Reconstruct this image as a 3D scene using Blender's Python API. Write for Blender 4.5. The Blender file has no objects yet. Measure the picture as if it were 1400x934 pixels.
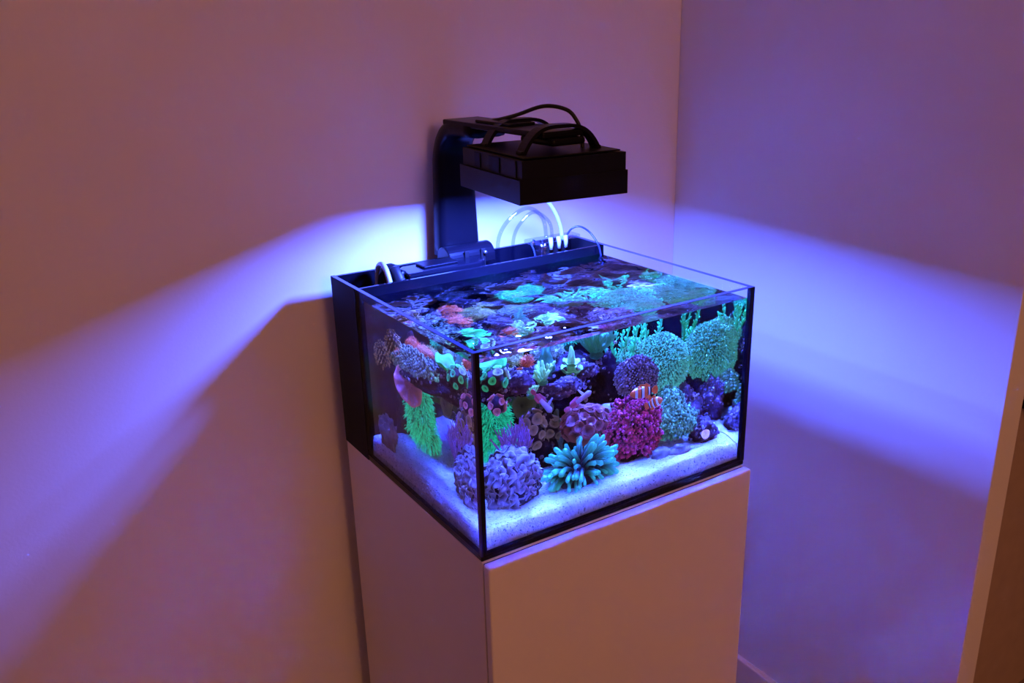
import bpy, math, random
from mathutils import Vector, Matrix, Quaternion, noise
random.seed(7)
SC = bpy.context.scene
COL = SC.collection
PI = math.pi

# ------------------------------------------------------------------ camera
cam_d = bpy.data.cameras.new('camera'); cam = bpy.data.objects.new('camera', cam_d); COL.objects.link(cam)
cam_d.sensor_width = 36.0; cam_d.lens = 1216.46 / 1400 * 36; cam_d.clip_start = 0.02
cam.matrix_world = Matrix(((0.84263247, 0.19846761, -0.50058079, -0.46092745),
                           (-0.53785053, 0.26493684, -0.80032823, -0.82115078),
                           (-0.02621693, 0.9436202, 0.32999029, 0.61450954), (0, 0, 0, 1)))
SC.camera = cam
# ------------------------------------------------------------------ world, room lamp, exposure
world = bpy.data.worlds.new('room_ambient'); SC.world = world; world.use_nodes = True
world.node_tree.nodes['Background'].inputs[0].default_value = (1.0, 0.40, 0.36, 1)
world.node_tree.nodes['Background'].inputs[1].default_value = 0.08
def point_light(name, loc, power, col, r):
    l = bpy.data.lights.new(name, 'POINT'); l.energy = power; l.color = col; l.shadow_soft_size = r
    o = bpy.data.objects.new(name, l); o.location = loc; COL.objects.link(o); return o
point_light('room_ceiling_lamp', (-0.12, -2.6, 1.15), 53.0, (1.0, 0.40, 0.18), 0.28)
LED_COL = (0.048, 0.102, 1.0); LED_POWER = 50.0
SC.view_settings.view_transform = 'Standard'; SC.view_settings.look = 'None'
SC.view_settings.exposure = 0.0; SC.view_settings.gamma = 1.0; SC.view_settings.use_curve_mapping = False
cy = SC.cycles
cy.use_denoising = True
cy.max_bounces = 14; cy.transmission_bounces = 12; cy.glossy_bounces = 6; cy.diffuse_bounces = 4; cy.transparent_max_bounces = 24
cy.caustics_refractive = True; cy.caustics_reflective = True
cy.sample_clamp_indirect = 0.0; cy.blur_glossy = 0.3

# ------------------------------------------------------------------ dimensions (metres), origin = front left bottom corner of the tank
W, D, H = 0.45, 0.4258, 0.2719
T = 0.006                      # glass thickness
WL = 0.256                     # water level
DIV = 0.335                    # front face of the rear chamber divider
WALL_Y, WALL_X = D + 0.05, W + 0.285
FLOOR = -0.69; CEIL = 1.75
X0, X1, Y0, Y1 = T + 0.0004, W - T - 0.0004, T + 0.0004, DIV + 0.002   # water body

# ------------------------------------------------------------------ material helpers
def node_mat(name):
    m = bpy.data.materials.new(name); m.use_nodes = True
    nt = m.node_tree; return m, nt, nt.nodes, nt.links
def princ(name, col, rough=0.5, spec=0.5, metal=0.0, var=0.0, scale=30.0, bump=0.0, bscale=80.0, emit=None, estr=0.0, coat=0.0):
    m, nt, N, L = node_mat(name); b = N['Principled BSDF']
    b.inputs['Base Color'].default_value = (*col, 1); b.inputs['Roughness'].default_value = rough
    b.inputs['Specular IOR Level'].default_value = spec; b.inputs['Metallic'].default_value = metal
    b.inputs['Coat Weight'].default_value = coat
    tc = N.new('ShaderNodeTexCoord')
    if var > 0:
        n = N.new('ShaderNodeTexNoise'); n.inputs['Scale'].default_value = scale; n.inputs['Detail'].default_value = 4
        L.new(tc.outputs['Object'], n.inputs['Vector'])
        mr = N.new('ShaderNodeMapRange'); mr.inputs[1].default_value = 0.3; mr.inputs[2].default_value = 0.7
        mr.inputs[3].default_value = 1 - var; mr.inputs[4].default_value = 1 + var
        L.new(n.outputs['Fac'], mr.inputs[0])
        mx = N.new('ShaderNodeVectorMath'); mx.operation = 'SCALE'; mx.inputs[0].default_value = col
        L.new(mr.outputs[0], mx.inputs['Scale']); L.new(mx.outputs[0], b.inputs['Base Color'])
    if bump > 0:
        n2 = N.new('ShaderNodeTexNoise'); n2.inputs['Scale'].default_value = bscale; n2.inputs['Detail'].default_value = 5
        L.new(tc.outputs['Object'], n2.inputs['Vector'])
        bp = N.new('ShaderNodeBump'); bp.inputs['Strength'].default_value = bump; bp.inputs['Distance'].default_value = 0.004
        L.new(n2.outputs['Fac'], bp.inputs['Height']); L.new(bp.outputs[0], b.inputs['Normal'])
    if emit:
        b.inputs['Emission Color'].default_value = (*emit, 1); b.inputs['Emission Strength'].default_value = estr
    return m
def coral(name, base, tip, fluo=0.15, rough=0.55, var=0.35, scale=70.0, fbase=0.25, glow=None):
    """coral tissue: 'tip' attribute blends base to tip colour; fluorescent pigments glow a little under the blue lamp"""
    m, nt, N, L = node_mat(name); b = N['Principled BSDF']; b.inputs['Roughness'].default_value = rough
    b.inputs['Specular IOR Level'].default_value = 0.25
    at = N.new('ShaderNodeAttribute'); at.attribute_name = 'tip'
    tc = N.new('ShaderNodeTexCoord'); n = N.new('ShaderNodeTexNoise'); n.inputs['Scale'].default_value = scale
    n.inputs['Detail'].default_value = 3; L.new(tc.outputs['Object'], n.inputs['Vector'])
    mr = N.new('ShaderNodeMapRange'); mr.inputs[1].default_value = 0.3; mr.inputs[2].default_value = 0.7
    mr.inputs[3].default_value = 1 - var; mr.inputs[4].default_value = 1 + var * 0.4; L.new(n.outputs['Fac'], mr.inputs[0])
    mx = N.new('ShaderNodeMix'); mx.data_type = 'RGBA'
    mx.inputs[6].default_value = (*base, 1); mx.inputs[7].default_value = (*tip, 1); L.new(at.outputs['Fac'], mx.inputs[0])
    sc = N.new('ShaderNodeVectorMath'); sc.operation = 'SCALE'; L.new(mx.outputs[2], sc.inputs[0]); L.new(mr.outputs[0], sc.inputs['Scale'])
    L.new(sc.outputs[0], b.inputs['Base Color'])
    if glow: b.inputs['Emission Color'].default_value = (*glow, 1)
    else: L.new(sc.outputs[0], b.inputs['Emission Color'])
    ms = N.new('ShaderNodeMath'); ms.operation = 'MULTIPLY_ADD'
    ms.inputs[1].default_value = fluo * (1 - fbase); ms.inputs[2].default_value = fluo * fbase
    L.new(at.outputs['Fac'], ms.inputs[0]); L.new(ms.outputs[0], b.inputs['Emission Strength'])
    return m
def clear_glass(name, tint=(0.97, 0.985, 1.0), rmin=0.006):
    """thin pane: straight-through transmission with an angle-dependent surface reflection"""
    m, nt, N, L = node_mat(name); N.remove(N['Principled BSDF']); out = N['Material Output']
    tr = N.new('ShaderNodeBsdfTransparent'); tr.inputs[0].default_value = (*tint, 1)
    gl = N.new('ShaderNodeBsdfGlossy'); gl.inputs['Roughness'].default_value = 0.0; gl.inputs[0].default_value = (1, 1, 1, 1)
    lw = N.new('ShaderNodeLayerWeight'); lw.inputs[0].default_value = 0.5
    pw = N.new('ShaderNodeMath'); pw.operation = 'POWER'; pw.inputs[1].default_value = 5.0; L.new(lw.outputs['Facing'], pw.inputs[0])
    ma = N.new('ShaderNodeMath'); ma.operation = 'MULTIPLY_ADD'; ma.inputs[1].default_value = 0.22; ma.inputs[2].default_value = rmin
    L.new(pw.outputs[0], ma.inputs[0])
    mx = N.new('ShaderNodeMixShader'); L.new(ma.outputs[0], mx.inputs[0]); L.new(tr.outputs[0], mx.inputs[1]); L.new(gl.outputs[0], mx.inputs[2])
    L.new(mx.outputs[0], out.inputs['Surface']); return m

M = {}
M['wall'] = princ('wall_paint', (0.74, 0.70, 0.66), 0.75, 0.2, var=0.02, scale=3, bump=0.05, bscale=220)
M['ceiling'] = princ('ceiling_paint', (0.75, 0.73, 0.70), 0.9, 0.1, bump=0.03)
M['floor'] = princ('floor_board', (0.30, 0.22, 0.17), 0.5, 0.3, var=0.15, scale=9)
M['trim'] = princ('trim_paint', (0.80, 0.77, 0.74), 0.4, 0.4, var=0.02)
M['door'] = princ('door_paint', (0.42, 0.31, 0.23), 0.5, 0.3, var=0.05)
M['cab'] = princ('cabinet_lacquer', (0.78, 0.72, 0.66), 0.38, 0.4, var=0.015, scale=6)
M['gap'] = princ('cabinet_gap', (0.06, 0.05, 0.05), 0.9, 0.1)
M['black'] = princ('black_plastic', (0.004, 0.0036, 0.006), 0.30, 0.12, bump=0.02, bscale=300)
M['blackmatte'] = princ('black_matte', (0.006, 0.005, 0.006), 0.7, 0.2, var=0.2)
M['blackgloss'] = princ('black_gloss', (0.004, 0.004, 0.007), 0.14, 0.2)
M['metalblack'] = princ('black_anodised', (0.004, 0.0036, 0.005), 0.42, 0.14, metal=0.0)
M['rubber'] = princ('black_rubber', (0.012, 0.011, 0.013), 0.5, 0.3)
M['silicone'] = princ('black_silicone', (0.005, 0.005, 0.010), 0.25, 0.2)
M['glass'] = clear_glass('clear_glass')
M['glassedge'] = princ('glass_edge', (0.05, 0.06, 0.12), 0.12, 0.6)
M['edgehighlight'] = princ('pane_edge_highlight', (0.02, 0.02, 0.09), 0.12, 0.4)  # blue tint stands in for lamp light carried inside the glass
M['tube'] = clear_glass('clear_tubing', (0.80, 0.84, 0.95), 0.10)
M['whitetube'] = princ('white_tubing', (0.42, 0.45, 0.50), 0.3, 0.5)
M['bluetube'] = princ('dark_blue_tubing', (0.02, 0.03, 0.09), 0.25, 0.5)
M['led'] = princ('led_diffuser', (0.0, 0.0, 0.0), 0.5, 0.0, emit=LED_COL, estr=30.0)
M['label'] = princ('metal_screw', (0.35, 0.33, 0.32), 0.3, 0.5, metal=0.9)
M['sand'] = princ('aragonite_sand', (0.50, 0.49, 0.50), 0.9, 0.1, var=0.16, scale=150, bump=0.4, bscale=300)
M['rock'] = princ('live_rock', (0.022, 0.014, 0.024), 0.9, 0.1, var=0.7, scale=55, bump=0.8, bscale=120)
M['rockpurple'] = princ('coralline_rock', (0.12, 0.075, 0.12), 0.85, 0.15, var=0.7, scale=48, bump=0.8, bscale=120)
sN = M['sand'].node_tree; b_ = sN.nodes['Principled BSDF']; src = b_.inputs['Base Color'].links[0].from_socket
tc_ = sN.nodes.new('ShaderNodeTexCoord'); nz = sN.nodes.new('ShaderNodeTexNoise'); nz.inputs['Scale'].default_value = 330.0; nz.inputs['Detail'].default_value = 1.0
sN.links.new(tc_.outputs['Object'], nz.inputs['Vector'])
mr_ = sN.nodes.new('ShaderNodeMapRange'); mr_.inputs[1].default_value = 0.62; mr_.inputs[2].default_value = 0.70; mr_.inputs[3].default_value = 1.0; mr_.inputs[4].default_value = 0.30
sN.links.new(nz.outputs['Fac'], mr_.inputs[0])
vm_ = sN.nodes.new('ShaderNodeVectorMath'); vm_.operation = 'SCALE'; sN.links.new(src, vm_.inputs[0]); sN.links.new(mr_.outputs[0], vm_.inputs['Scale']); sN.links.new(vm_.outputs[0], b_.inputs['Base Color'])
M['rockpale'] = princ('pale_rock', (0.26, 0.25, 0.24), 0.85, 0.15, var=0.4, scale=50, bump=0.6, bscale=120)
# water
wm, wnt, wN, wL = node_mat('sea_water'); wN.remove(wN['Principled BSDF'])
wg = wN.new('ShaderNodeBsdfGlass'); wg.inputs['IOR'].default_value = 1.33; wg.inputs['Roughness'].default_value = 0.0
wg.inputs['Color'].default_value = (0.93, 0.95, 1, 1); wL.new(wg.outputs[0], wN['Material Output'].inputs['Surface']); M['water'] = wm

# ------------------------------------------------------------------ mesh helpers
class MB:
    def __init__(s): s.v = []; s.f = []; s.t = []; s.m = []; s.sm = []
    def add(s, vs, fs, tips=0.0, mi=0, smooth=True):
        o = len(s.v); s.v += [tuple(p) for p in vs]
        s.t += (list(tips) if hasattr(tips, '__len__') else [tips] * len(vs))
        for f in fs: s.f.append(tuple(i + o for i in f)); s.m.append(mi); s.sm.append(smooth)
        return s
    def box(s, x0, x1, y0, y1, z0, z1, mi=0):
        v = [(x, y, z) for z in (z0, z1) for y in (y0, y1) for x in (x0, x1)]
        return s.add(v, [(0, 2, 3, 1), (4, 5, 7, 6), (0, 1, 5, 4), (2, 6, 7, 3), (0, 4, 6, 2), (1, 3, 7, 5)], 0, mi, False)
    def tube(s, pts, rad, seg=8, tips=None, cap=True, mi=0):
        pts = [Vector(p) for p in pts]; n = len(pts)
        if not hasattr(rad, '__len__'): rad = [rad] * n
        d0 = (pts[1] - pts[0]).normalized(); up = Vector((0, 0, 1)) if abs(d0.z) < 0.9 else Vector((1, 0, 0))
        a = d0.cross(up).normalized(); vs = []; ts = []
        for i, p in enumerate(pts):
            d = (pts[min(i + 1, n - 1)] - pts[max(i - 1, 0)]).normalized()
            a = (a - d * a.dot(d)).normalized(); b = d.cross(a)
            for k in range(seg):
                t = 2 * PI * k / seg; vs.append(p + (a * math.cos(t) + b * math.sin(t)) * rad[i]); ts.append(tips[i] if tips else 0.0)
        fs = [(i * seg + k, i * seg + (k + 1) % seg, (i + 1) * seg + (k + 1) % seg, (i + 1) * seg + k) for i in range(n - 1) for k in range(seg)]
        if cap: fs += [tuple(reversed(range(seg))), tuple(range((n - 1) * seg, n * seg))]
        return s.add(vs, fs, ts, mi)
    def lump(s, c, r, sub=3, amp=0.2, freq=1.6, seed=0.0, tips=0.0, flat=0.0, mi=0, fine=0.06):
        vs, fs = ico(sub); out = []
        for p in vs:
            q = Vector((p[0] * freq + seed, p[1] * freq - seed * 1.7, p[2] * freq + seed * 0.6))
            k = 1 + amp * noise.fractal(q, 0.9, 2.1, 3) + fine * noise.noise(q * 5.3) + fine * 0.5 * noise.noise(q * 11.0)
            z = p[2] * k
            if flat: z = max(z, -flat)
            out.append((c[0] + p[0] * k * r[0], c[1] + p[1] * k * r[1], max(c[2] + z * r[2], 0.012)))
        return s.add(out, fs, tips, mi)
_ico = {}
def ico(sub):
    if sub in _ico: return _ico[sub]
    import bmesh
    bm = bmesh.new(); bmesh.ops.create_icosphere(bm, subdivisions=sub, radius=1.0)
    bm.verts.ensure_lookup_table()
    _ico[sub] = ([tuple(v.co) for v in bm.verts], [tuple(v.index for v in f.verts) for f in bm.faces]); bm.free(); return _ico[sub]
BASE = {}
def thing(name, loc, label, cat, group=None, rz=0.0):
    o = bpy.data.objects.new(name, None); COL.objects.link(o); o.location = loc; o.empty_display_size = 0.02
    o.rotation_euler = (0, 0, rz); BASE[o.name] = Vector(loc); tag(o, label, cat, group); return o
def tag(o, label=None, cat=None, group=None, kind=None):
    if label: o['label'] = label
    if cat: o['category'] = cat
    if group: o['group'] = group
    if kind: o['kind'] = kind
    return o
def to_mesh(name, mb, mats, off=Vector((0, 0, 0)), smooth=None):
    me = bpy.data.meshes.new(name); me.from_pydata([tuple(Vector(p) - off) for p in mb.v], [], mb.f)
    for m in (mats if isinstance(mats, (list, tuple)) else [mats]): me.materials.append(M[m] if isinstance(m, str) else m)
    me.polygons.foreach_set('material_index', mb.m)
    me.polygons.foreach_set('use_smooth', [bool(x) if smooth is None else smooth for x in mb.sm])
    if any(mb.t):
        a = me.attributes.new('tip', 'FLOAT', 'POINT'); a.data.foreach_set('value', mb.t)
    me.update(); return me
def obj(name, mb, mats, parent=None, bevel=0.0, smooth=None, loc=None, segs=2):
    """mesh given in world coordinates; origin goes to the parent's base (or loc)"""
    off = Vector((0, 0, 0))
    if parent is not None: off = BASE.get(parent.name, off)
    elif loc is not None: off = Vector(loc)
    me = to_mesh(name, mb, mats, off, smooth); o = bpy.data.objects.new(name, me); COL.objects.link(o)
    if parent is not None: o.parent = parent
    else: o.location = off
    BASE[o.name] = off
    if bevel > 0:
        b = o.modifiers.new('bevel', 'BEVEL'); b.width = bevel; b.segments = segs; b.limit_method = 'ANGLE'
    return o
def piece(name, me, parent, loc, quat=None, scale=1.0):
    """a child sharing mesh data; loc in world coordinates"""
    o = bpy.data.objects.new(name, me); COL.objects.link(o); o.parent = parent; o.location = Vector(loc) - BASE[parent.name]
    if quat is not None: o.rotation_mode = 'QUATERNION'; o.rotation_quaternion = quat
    o.scale = (scale,) * 3 if not hasattr(scale, '__len__') else scale
    return o
def struct(name, mb, mat, parent=None, bevel=0.0):
    o = obj(name, mb, mat, parent, bevel); o['kind'] = 'structure'; return o
def rnd_dir(zmin=-1.0, zmax=1.0):
    z = random.uniform(zmin, zmax); t = random.uniform(0, 2 * PI); r = math.sqrt(max(0, 1 - z * z)); return Vector((r * math.cos(t), r * math.sin(t), z))
def fib_dirs(n, zmin=-1.0):
    out = []
    for i in range(n):
        z = 1 - (1 - zmin) * (i + 0.5) / n; t = i * 2.399963; r = math.sqrt(max(0, 1 - z * z)); out.append(Vector((r * math.cos(t), r * math.sin(t), z)))
    return out
def align(d, roll=0.0):
    q = Vector((0, 0, 1)).rotation_difference(Vector(d)); return q @ Quaternion((0, 0, 1), roll)

# ================================================================== the room
struct('floor', MB().box(-2.2, 2.8, -3.6, WALL_Y + 0.12, FLOOR - 0.05, FLOOR), 'floor')
struct('ceiling', MB().box(-2.2, 2.8, -3.6, WALL_Y + 0.12, CEIL, CEIL + 0.05), 'ceiling')
struct('wall_back', MB().box(-2.2, WALL_X + 0.12, WALL_Y, WALL_Y + 0.12, FLOOR, CEIL), 'wall')
struct('wall_right', MB().box(WALL_X, WALL_X + 0.05, -0.214, WALL_Y, FLOOR, CEIL), 'wall', bevel=0.0015)
def baseboard(name, x0, x1, y0, y1):
    return struct(name, MB().box(x0, x1, y0, y1, FLOOR, -0.622), 'trim', bevel=0.003)
baseboard('baseboard_right', WALL_X - 0.013, WALL_X, -0.214, WALL_Y)
struct('wall_far', MB().box(WALL_X + 0.85, 2.8, -0.10, 0.0, FLOOR, CEIL), 'wall')
baseboard('baseboard_back', -2.2, WALL_X - 0.013, WALL_Y - 0.013, WALL_Y)
# doorway beyond the end of the right wall: recessed door with panels and a dark handle
dr = struct('door_1', MB().box(WALL_X + 0.05, WALL_X + 0.85, -0.10, -0.06, FLOOR + 0.005, 1.35), 'door', bevel=0.002)
obj('door_panel', MB().box(WALL_X + 0.52, WALL_X + 0.75, -0.106, -0.099, -0.62, 1.2), 'door', dr, 0.003)
obj('door_handle', MB().tube([(1.018, -0.10, -0.012), (1.018, -0.14, -0.012), (1.03, -0.15, -0.012), (1.12, -0.15, -0.012)], 0.008, 10), 'black', dr)
struct('trim_1', MB().box(WALL_X + 0.05, WALL_X + 0.85, -0.12, 0.0, 1.352, CEIL), 'trim', bevel=0.003)

# ================================================================== cabinet
cab = thing('cabinet', (W / 2, D / 2, FLOOR), 'tall white lacquered cabinet carrying the fish tank', 'cabinet')
obj('side_panel', MB().box(0.0005, 0.018, 0.0, D, FLOOR, -0.001), 'cab', cab, 0.001)
obj('side_panel', MB().box(W - 0.018, W - 0.0005, 0.0, D, FLOOR, -0.001), 'cab', cab, 0.001)
obj('top_panel', MB().box(0.018, W - 0.018, 0.0, D, -0.019, -0.001), 'cab', cab, 0.001)
obj('back_panel', MB().box(0.018, W - 0.018, D - 0.012, D - 0.002, FLOOR, -0.019), 'cab', cab)
obj('door_gap', MB().box(0.003, W - 0.003, -0.0022, 0.0, FLOOR + 0.01, -0.003), 'gap', cab)
dp = obj('door', MB().box(0.0005, W - 0.0005, -0.0165, -0.0022, FLOOR + 0.008, -0.0012), 'cab', cab, 0.0028, segs=3)

# ================================================================== tank
tank = thing('aquarium_tank', (W / 2, D / 2, 0), 'rimless glass aquarium with black rear chamber on the white cabinet', 'aquarium')
obj('base_pane', MB().box(0, W, 0, D, 0, 0.007), 'silicone', tank, 0.0012)
def pane(name, x0, x1, y0, y1, edge=True):
    o = obj(name, MB().box(x0, x1, y0, y1, 0.007, H), 'glass', tank)
    return o
ft = pane('front_pane', T, W - T, 0, T)
lt = pane('side_pane', 0, T, 0, D)
rt = pane('side_pane', W - T, W, 0, D)
obj('polished_edge', MB().box(T, W - T, 0.0, T, H, H + 0.0006), 'glassedge', ft)
obj('polished_edge', MB().box(0, T, 0, D, H, H + 0.0006), 'glassedge', lt)
obj('polished_edge', MB().box(W - T, W, 0, D, H, H + 0.0006), 'glassedge', rt)
obj('back_pane', MB().box(T, W - T, D - T, D, 0.007, H), 'blackgloss', tank, 0.0006)
obj('chamber_divider', MB().box(T, W - T, DIV, DIV + T, 0.007, H - 0.001), 'blackgloss', tank, 0.0006)
for x0, x1 in ((-0.0005, -0.0001), (W + 0.0001, W + 0.0005)):
    obj('black_film', MB().box(x0, x1, DIV + 0.002, D, 0.0, H), 'blackmatte', tank)
for x0, x1 in ((T, T + 0.0004), (W - T - 0.0004, W - T)):
    obj('black_film', MB().box(x0, x1, DIV + T, D - T, 0.012, H), 'blackmatte', tank)
obj('silicone_seam', MB().box(0.0022, 0.0085, -0.0004, 0.0065, 0.007, H - 0.0002), 'silicone', tank, 0.0006)
obj('pane_edge_highlight', MB().box(-0.0002, 0.0022, -0.0004, 0.004, 0.007, H), 'edgehighlight', tank)  # added strip, a painted blue highlight down the front corner
obj('silicone_seam', MB().box(W - 0.0078, W + 0.0002, -0.0004, 0.0065, 0.007, H - 0.0002), 'silicone', tank, 0.0006)
obj('silicone_seam', MB().box(T, W - T, -0.0003, 0.006, 0.007, 0.0095), 'silicone', tank)
obj('silicone_seam', MB().box(-0.0003, 0.006, 0.006, D, 0.007, 0.0095), 'silicone', tank)
obj('chamber_floor', MB().box(T, W - T, DIV + T, D - T, 0.150, 0.152), 'blackmatte', tank)

# ---- water: closed body with a rippled top
def ripple(x, y):
    a = 0.00065 * math.sin(95 * x + 40 * y + 1.3 * math.sin(30 * y)) + 0.0006 * math.sin(-60 * x + 120 * y + 1.1 * math.sin(38 * x))
    b = 0.0020 * noise.noise(Vector((x * 26, y * 34, 0.3))) + 0.0009 * noise.noise(Vector((x * 60, y * 75, 4.3))) + 0.00032 * noise.noise(Vector((x * 130 + y * 40, y * 190, 7.0)))
    e = min(1.0, min(x - X0, X1 - x, y - Y0, Y1 - y) / 0.012)
    return WL + (a + b) * max(0.15, e)
def water_body():
    mb = MB(); nx, ny = 260, 200
    xs = [X0 + (X1 - X0) * i / nx for i in range(nx + 1)]; ys = [Y0 + (Y1 - Y0) * j / ny for j in range(ny + 1)]
    top = [(x, y, ripple(x, y)) for y in ys for x in xs]
    mb.add(top, [(j * (nx + 1) + i, j * (nx + 1) + i + 1, (j + 1) * (nx + 1) + i + 1, (j + 1) * (nx + 1) + i) for j in range(ny) for i in range(nx)])
    zb = 0.0072
    def wall(line, flip):
        n = len(line); vs = [(x, y, zb) for x, y in line] + [(x, y, ripple(x, y)) for x, y in line]
        fs = [(i, i + 1, n + i + 1, n + i) for i in range(n - 1)]
        mb.add(vs, [tuple(reversed(f)) for f in fs] if flip else fs, smooth=False)
    wall([(x, Y0) for x in xs], False); wall([(x, Y1) for x in xs], True)
    wall([(X0, y) for y in ys], True); wall([(X1, y) for y in ys], False)
    mb.add([(X0, Y0, zb), (X1, Y0, zb), (X1, Y1, zb), (X0, Y1, zb)], [(3, 2, 1, 0)], smooth=False)
    return mb
wo = obj('water', water_body(), 'water', loc=(W / 2, DIV / 2, 0.0072))
tag(wo, 'clear rippled sea water filling the aquarium', 'water', kind='stuff')

# ---- sand bed
def sand_z(x, y):
    z = 0.036 + 0.006 * noise.noise(Vector((x * 14, y * 14, 1.0))) + 0.002 * noise.noise(Vector((x * 60, y * 60, 2.0))) + 0.0006 * noise.noise(Vector((x * 400, y * 400, 2.0)))
    e = min(x - X0, y - Y0)
    z += 0.02 * y - 0.003 * math.exp(-max(e, 0) / 0.02)
    k = min(1.0, max(0.0, (e - 0.0006) / 0.0085))
    return 0.0095 + (z - 0.0095) * (1 - (1 - k) ** 2.2)
def sand():
    mb = MB(); nx, ny = 150, 110; a = 0.0006
    wp = lambda t: t * t if t < 0.1 else 0.01 + (t - 0.1) * 1.1
    xs = [X0 + a + (X1 - X0 - 2 * a) * wp(i / nx) for i in range(nx + 1)]; ys = [Y0 + a + (Y1 - 0.003 - Y0 - 2 * a) * wp(j / ny) for j in range(ny + 1)]
    mb.add([(x, y, sand_z(x, y)) for y in ys for x in xs], [(j * (nx + 1) + i, j * (nx + 1) + i + 1, (j + 1) * (nx + 1) + i + 1, (j + 1) * (nx + 1) + i) for j in range(ny) for i in range(nx)])
    for line, fl in (([(x, ys[0]) for x in xs], False), ([(x, ys[-1]) for x in xs], True), ([(xs[0], y) for y in ys], True), ([(xs[-1], y) for y in ys], False)):
        n = len(line); vs = [(x, y, 0.0074) for x, y in line] + [(x, y, sand_z(x, y)) for x, y in line]
        fs = [(i, i + 1, n + i + 1, n + i) for i in range(n - 1)]
        mb.add(vs, [tuple(reversed(f)) for f in fs] if fl else fs, smooth=False)
    return mb
tag(obj('sand', sand(), 'sand', loc=(W / 2, DIV / 2, 0.0074)), 'pale sand bed on the bottom of the aquarium', 'sand', kind='stuff')

# ================================================================== rocks
def rock(c, r, label, seed, mat='rock', sub=4, amp=0.45, freq=1.5, name='reef_rock', group='rocks in the aquarium', fine=0.16, growth=0, gsize=0.0024):
    base = (c[0], c[1], c[2] - r[2])
    if not growth:
        return tag(obj(name, MB().lump(c, r, sub, amp, freq, seed, fine=fine), mat, loc=base), label, 'rock', group)
    t = thing(name, base, label, 'rock', group)
    obj('stone', MB().lump(c, r, sub, amp, freq, seed, fine=fine), mat, t)
    random.seed(int(seed * 10)); mb = MB(); vs0, fs0 = ico(1)
    for k in range(growth):                     # little crusts and tubes clinging to the stone
        d = rnd_dir(-0.6, 1.0); q = Vector((d.x * freq + seed, d.y * freq - seed * 1.7, d.z * freq + seed * 0.6))
        if noise.noise(q * 2.0) < -0.05: continue
        kk = 1 + amp * noise.fractal(q, 0.9, 2.1, 3) + fine * noise.noise(q * 5.3) + fine * 0.5 * noise.noise(q * 11.0)
        p = Vector((c[0] + d.x * kk * r[0], c[1] + d.y * kk * r[1], c[2] + d.z * kk * r[2]))
        al = align((d + rnd_dir() * 0.7).normalized()); s = gsize * random.uniform(0.5, 1.6); e = random.random() ** 1.5
        mb.add([p + al @ Vector((v[0] * s * 1.1, v[1] * s, v[2] * s * 0.9)) for v in vs0], fs0, e)
    stuff(obj('crust', mb, M['crust'], t)); return t
def stuff(o): o['kind'] = 'stuff'; return o
M['crust'] = coral('coralline_crust', (0.07, 0.035, 0.07), (0.42, 0.36, 0.40), 0.03)
rock((0.078, 0.205, 0.176), (0.046, 0.10, 0.022), 'dark rock shelf below the water surface along the side glass', 3.1, growth=420)
rock((0.205, 0.215, 0.152), (0.085, 0.045, 0.022), 'dark rock ledge behind the two slender fish', 5.7, growth=420)
rock((0.150, 0.300, 0.095), (0.050, 0.026, 0.085), 'dark rock pillar at the back behind the bright green coral', 8.2, growth=260)
rock((0.330, 0.235, 0.085), (0.062, 0.055, 0.075), 'dark rock mass under the green feathery fronds', 11.4, growth=360)
rock((0.392, 0.205, 0.060), (0.038, 0.050, 0.060), 'dark rock below the big pale teal dome coral', 14.9, growth=260)
rock((0.285, 0.105, 0.045), (0.040, 0.036, 0.035), 'dark rock under the magenta bush coral', 17.3)
rock((0.216, 0.125, 0.058), (0.028, 0.024, 0.048), 'dark rock under the maroon cup coral', 19.8)
rock((0.166, 0.168, 0.062), (0.022, 0.020, 0.050), 'dark rock under the beige button polyps', 22.2, growth=120)
rock((0.030, 0.292, 0.056), (0.017, 0.026, 0.030), 'pale lilac rock on the sand near the rear chamber', 25.0, 'rockpale', fine=0.14)
rock((0.408, 0.068, 0.050), (0.022, 0.020, 0.021), 'small purple rock with a pink polyp on the sand', 27.7, 'rockpurple', fine=0.14, growth=160)
rock((0.317, 0.052, 0.041), (0.015, 0.010, 0.010), 'lilac rubble piece in front of the magenta bush coral', 30.3, 'rockpale', 3)
rock((0.352, 0.047, 0.040), (0.018, 0.011, 0.009), 'pale rubble piece below the teal knobbly coral', 33.3, 'rockpale', 3)
rock((0.420, 0.150, 0.066), (0.019, 0.028, 0.036), 'lilac rock at the side glass behind the small purple rock', 36.1, 'rockpurple', growth=260)
rock((0.270, 0.140, 0.100), (0.030, 0.020, 0.010), 'pale blue slab rock between maroon and magenta corals', 39.0, 'rockpale', 3, amp=0.25)
rock((0.195, 0.150, 0.150), (0.030, 0.014, 0.013), 'lilac rock nub under the teal branching corals', 41.0, 'rockpurple', 4, fine=0.25, growth=140, gsize=0.0020)
rock((0.240, 0.172, 0.158), (0.020, 0.013, 0.012), 'lilac rock nub beside the layered disc coral', 43.0, 'rockpurple', 4, fine=0.25, growth=140, gsize=0.0020)
rock((0.105, 0.105, 0.186), (0.024, 0.014, 0.012), 'lilac rock nub beside the green button polyps', 45.0, 'rockpurple', 4, fine=0.25, growth=140, gsize=0.0020)

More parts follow.
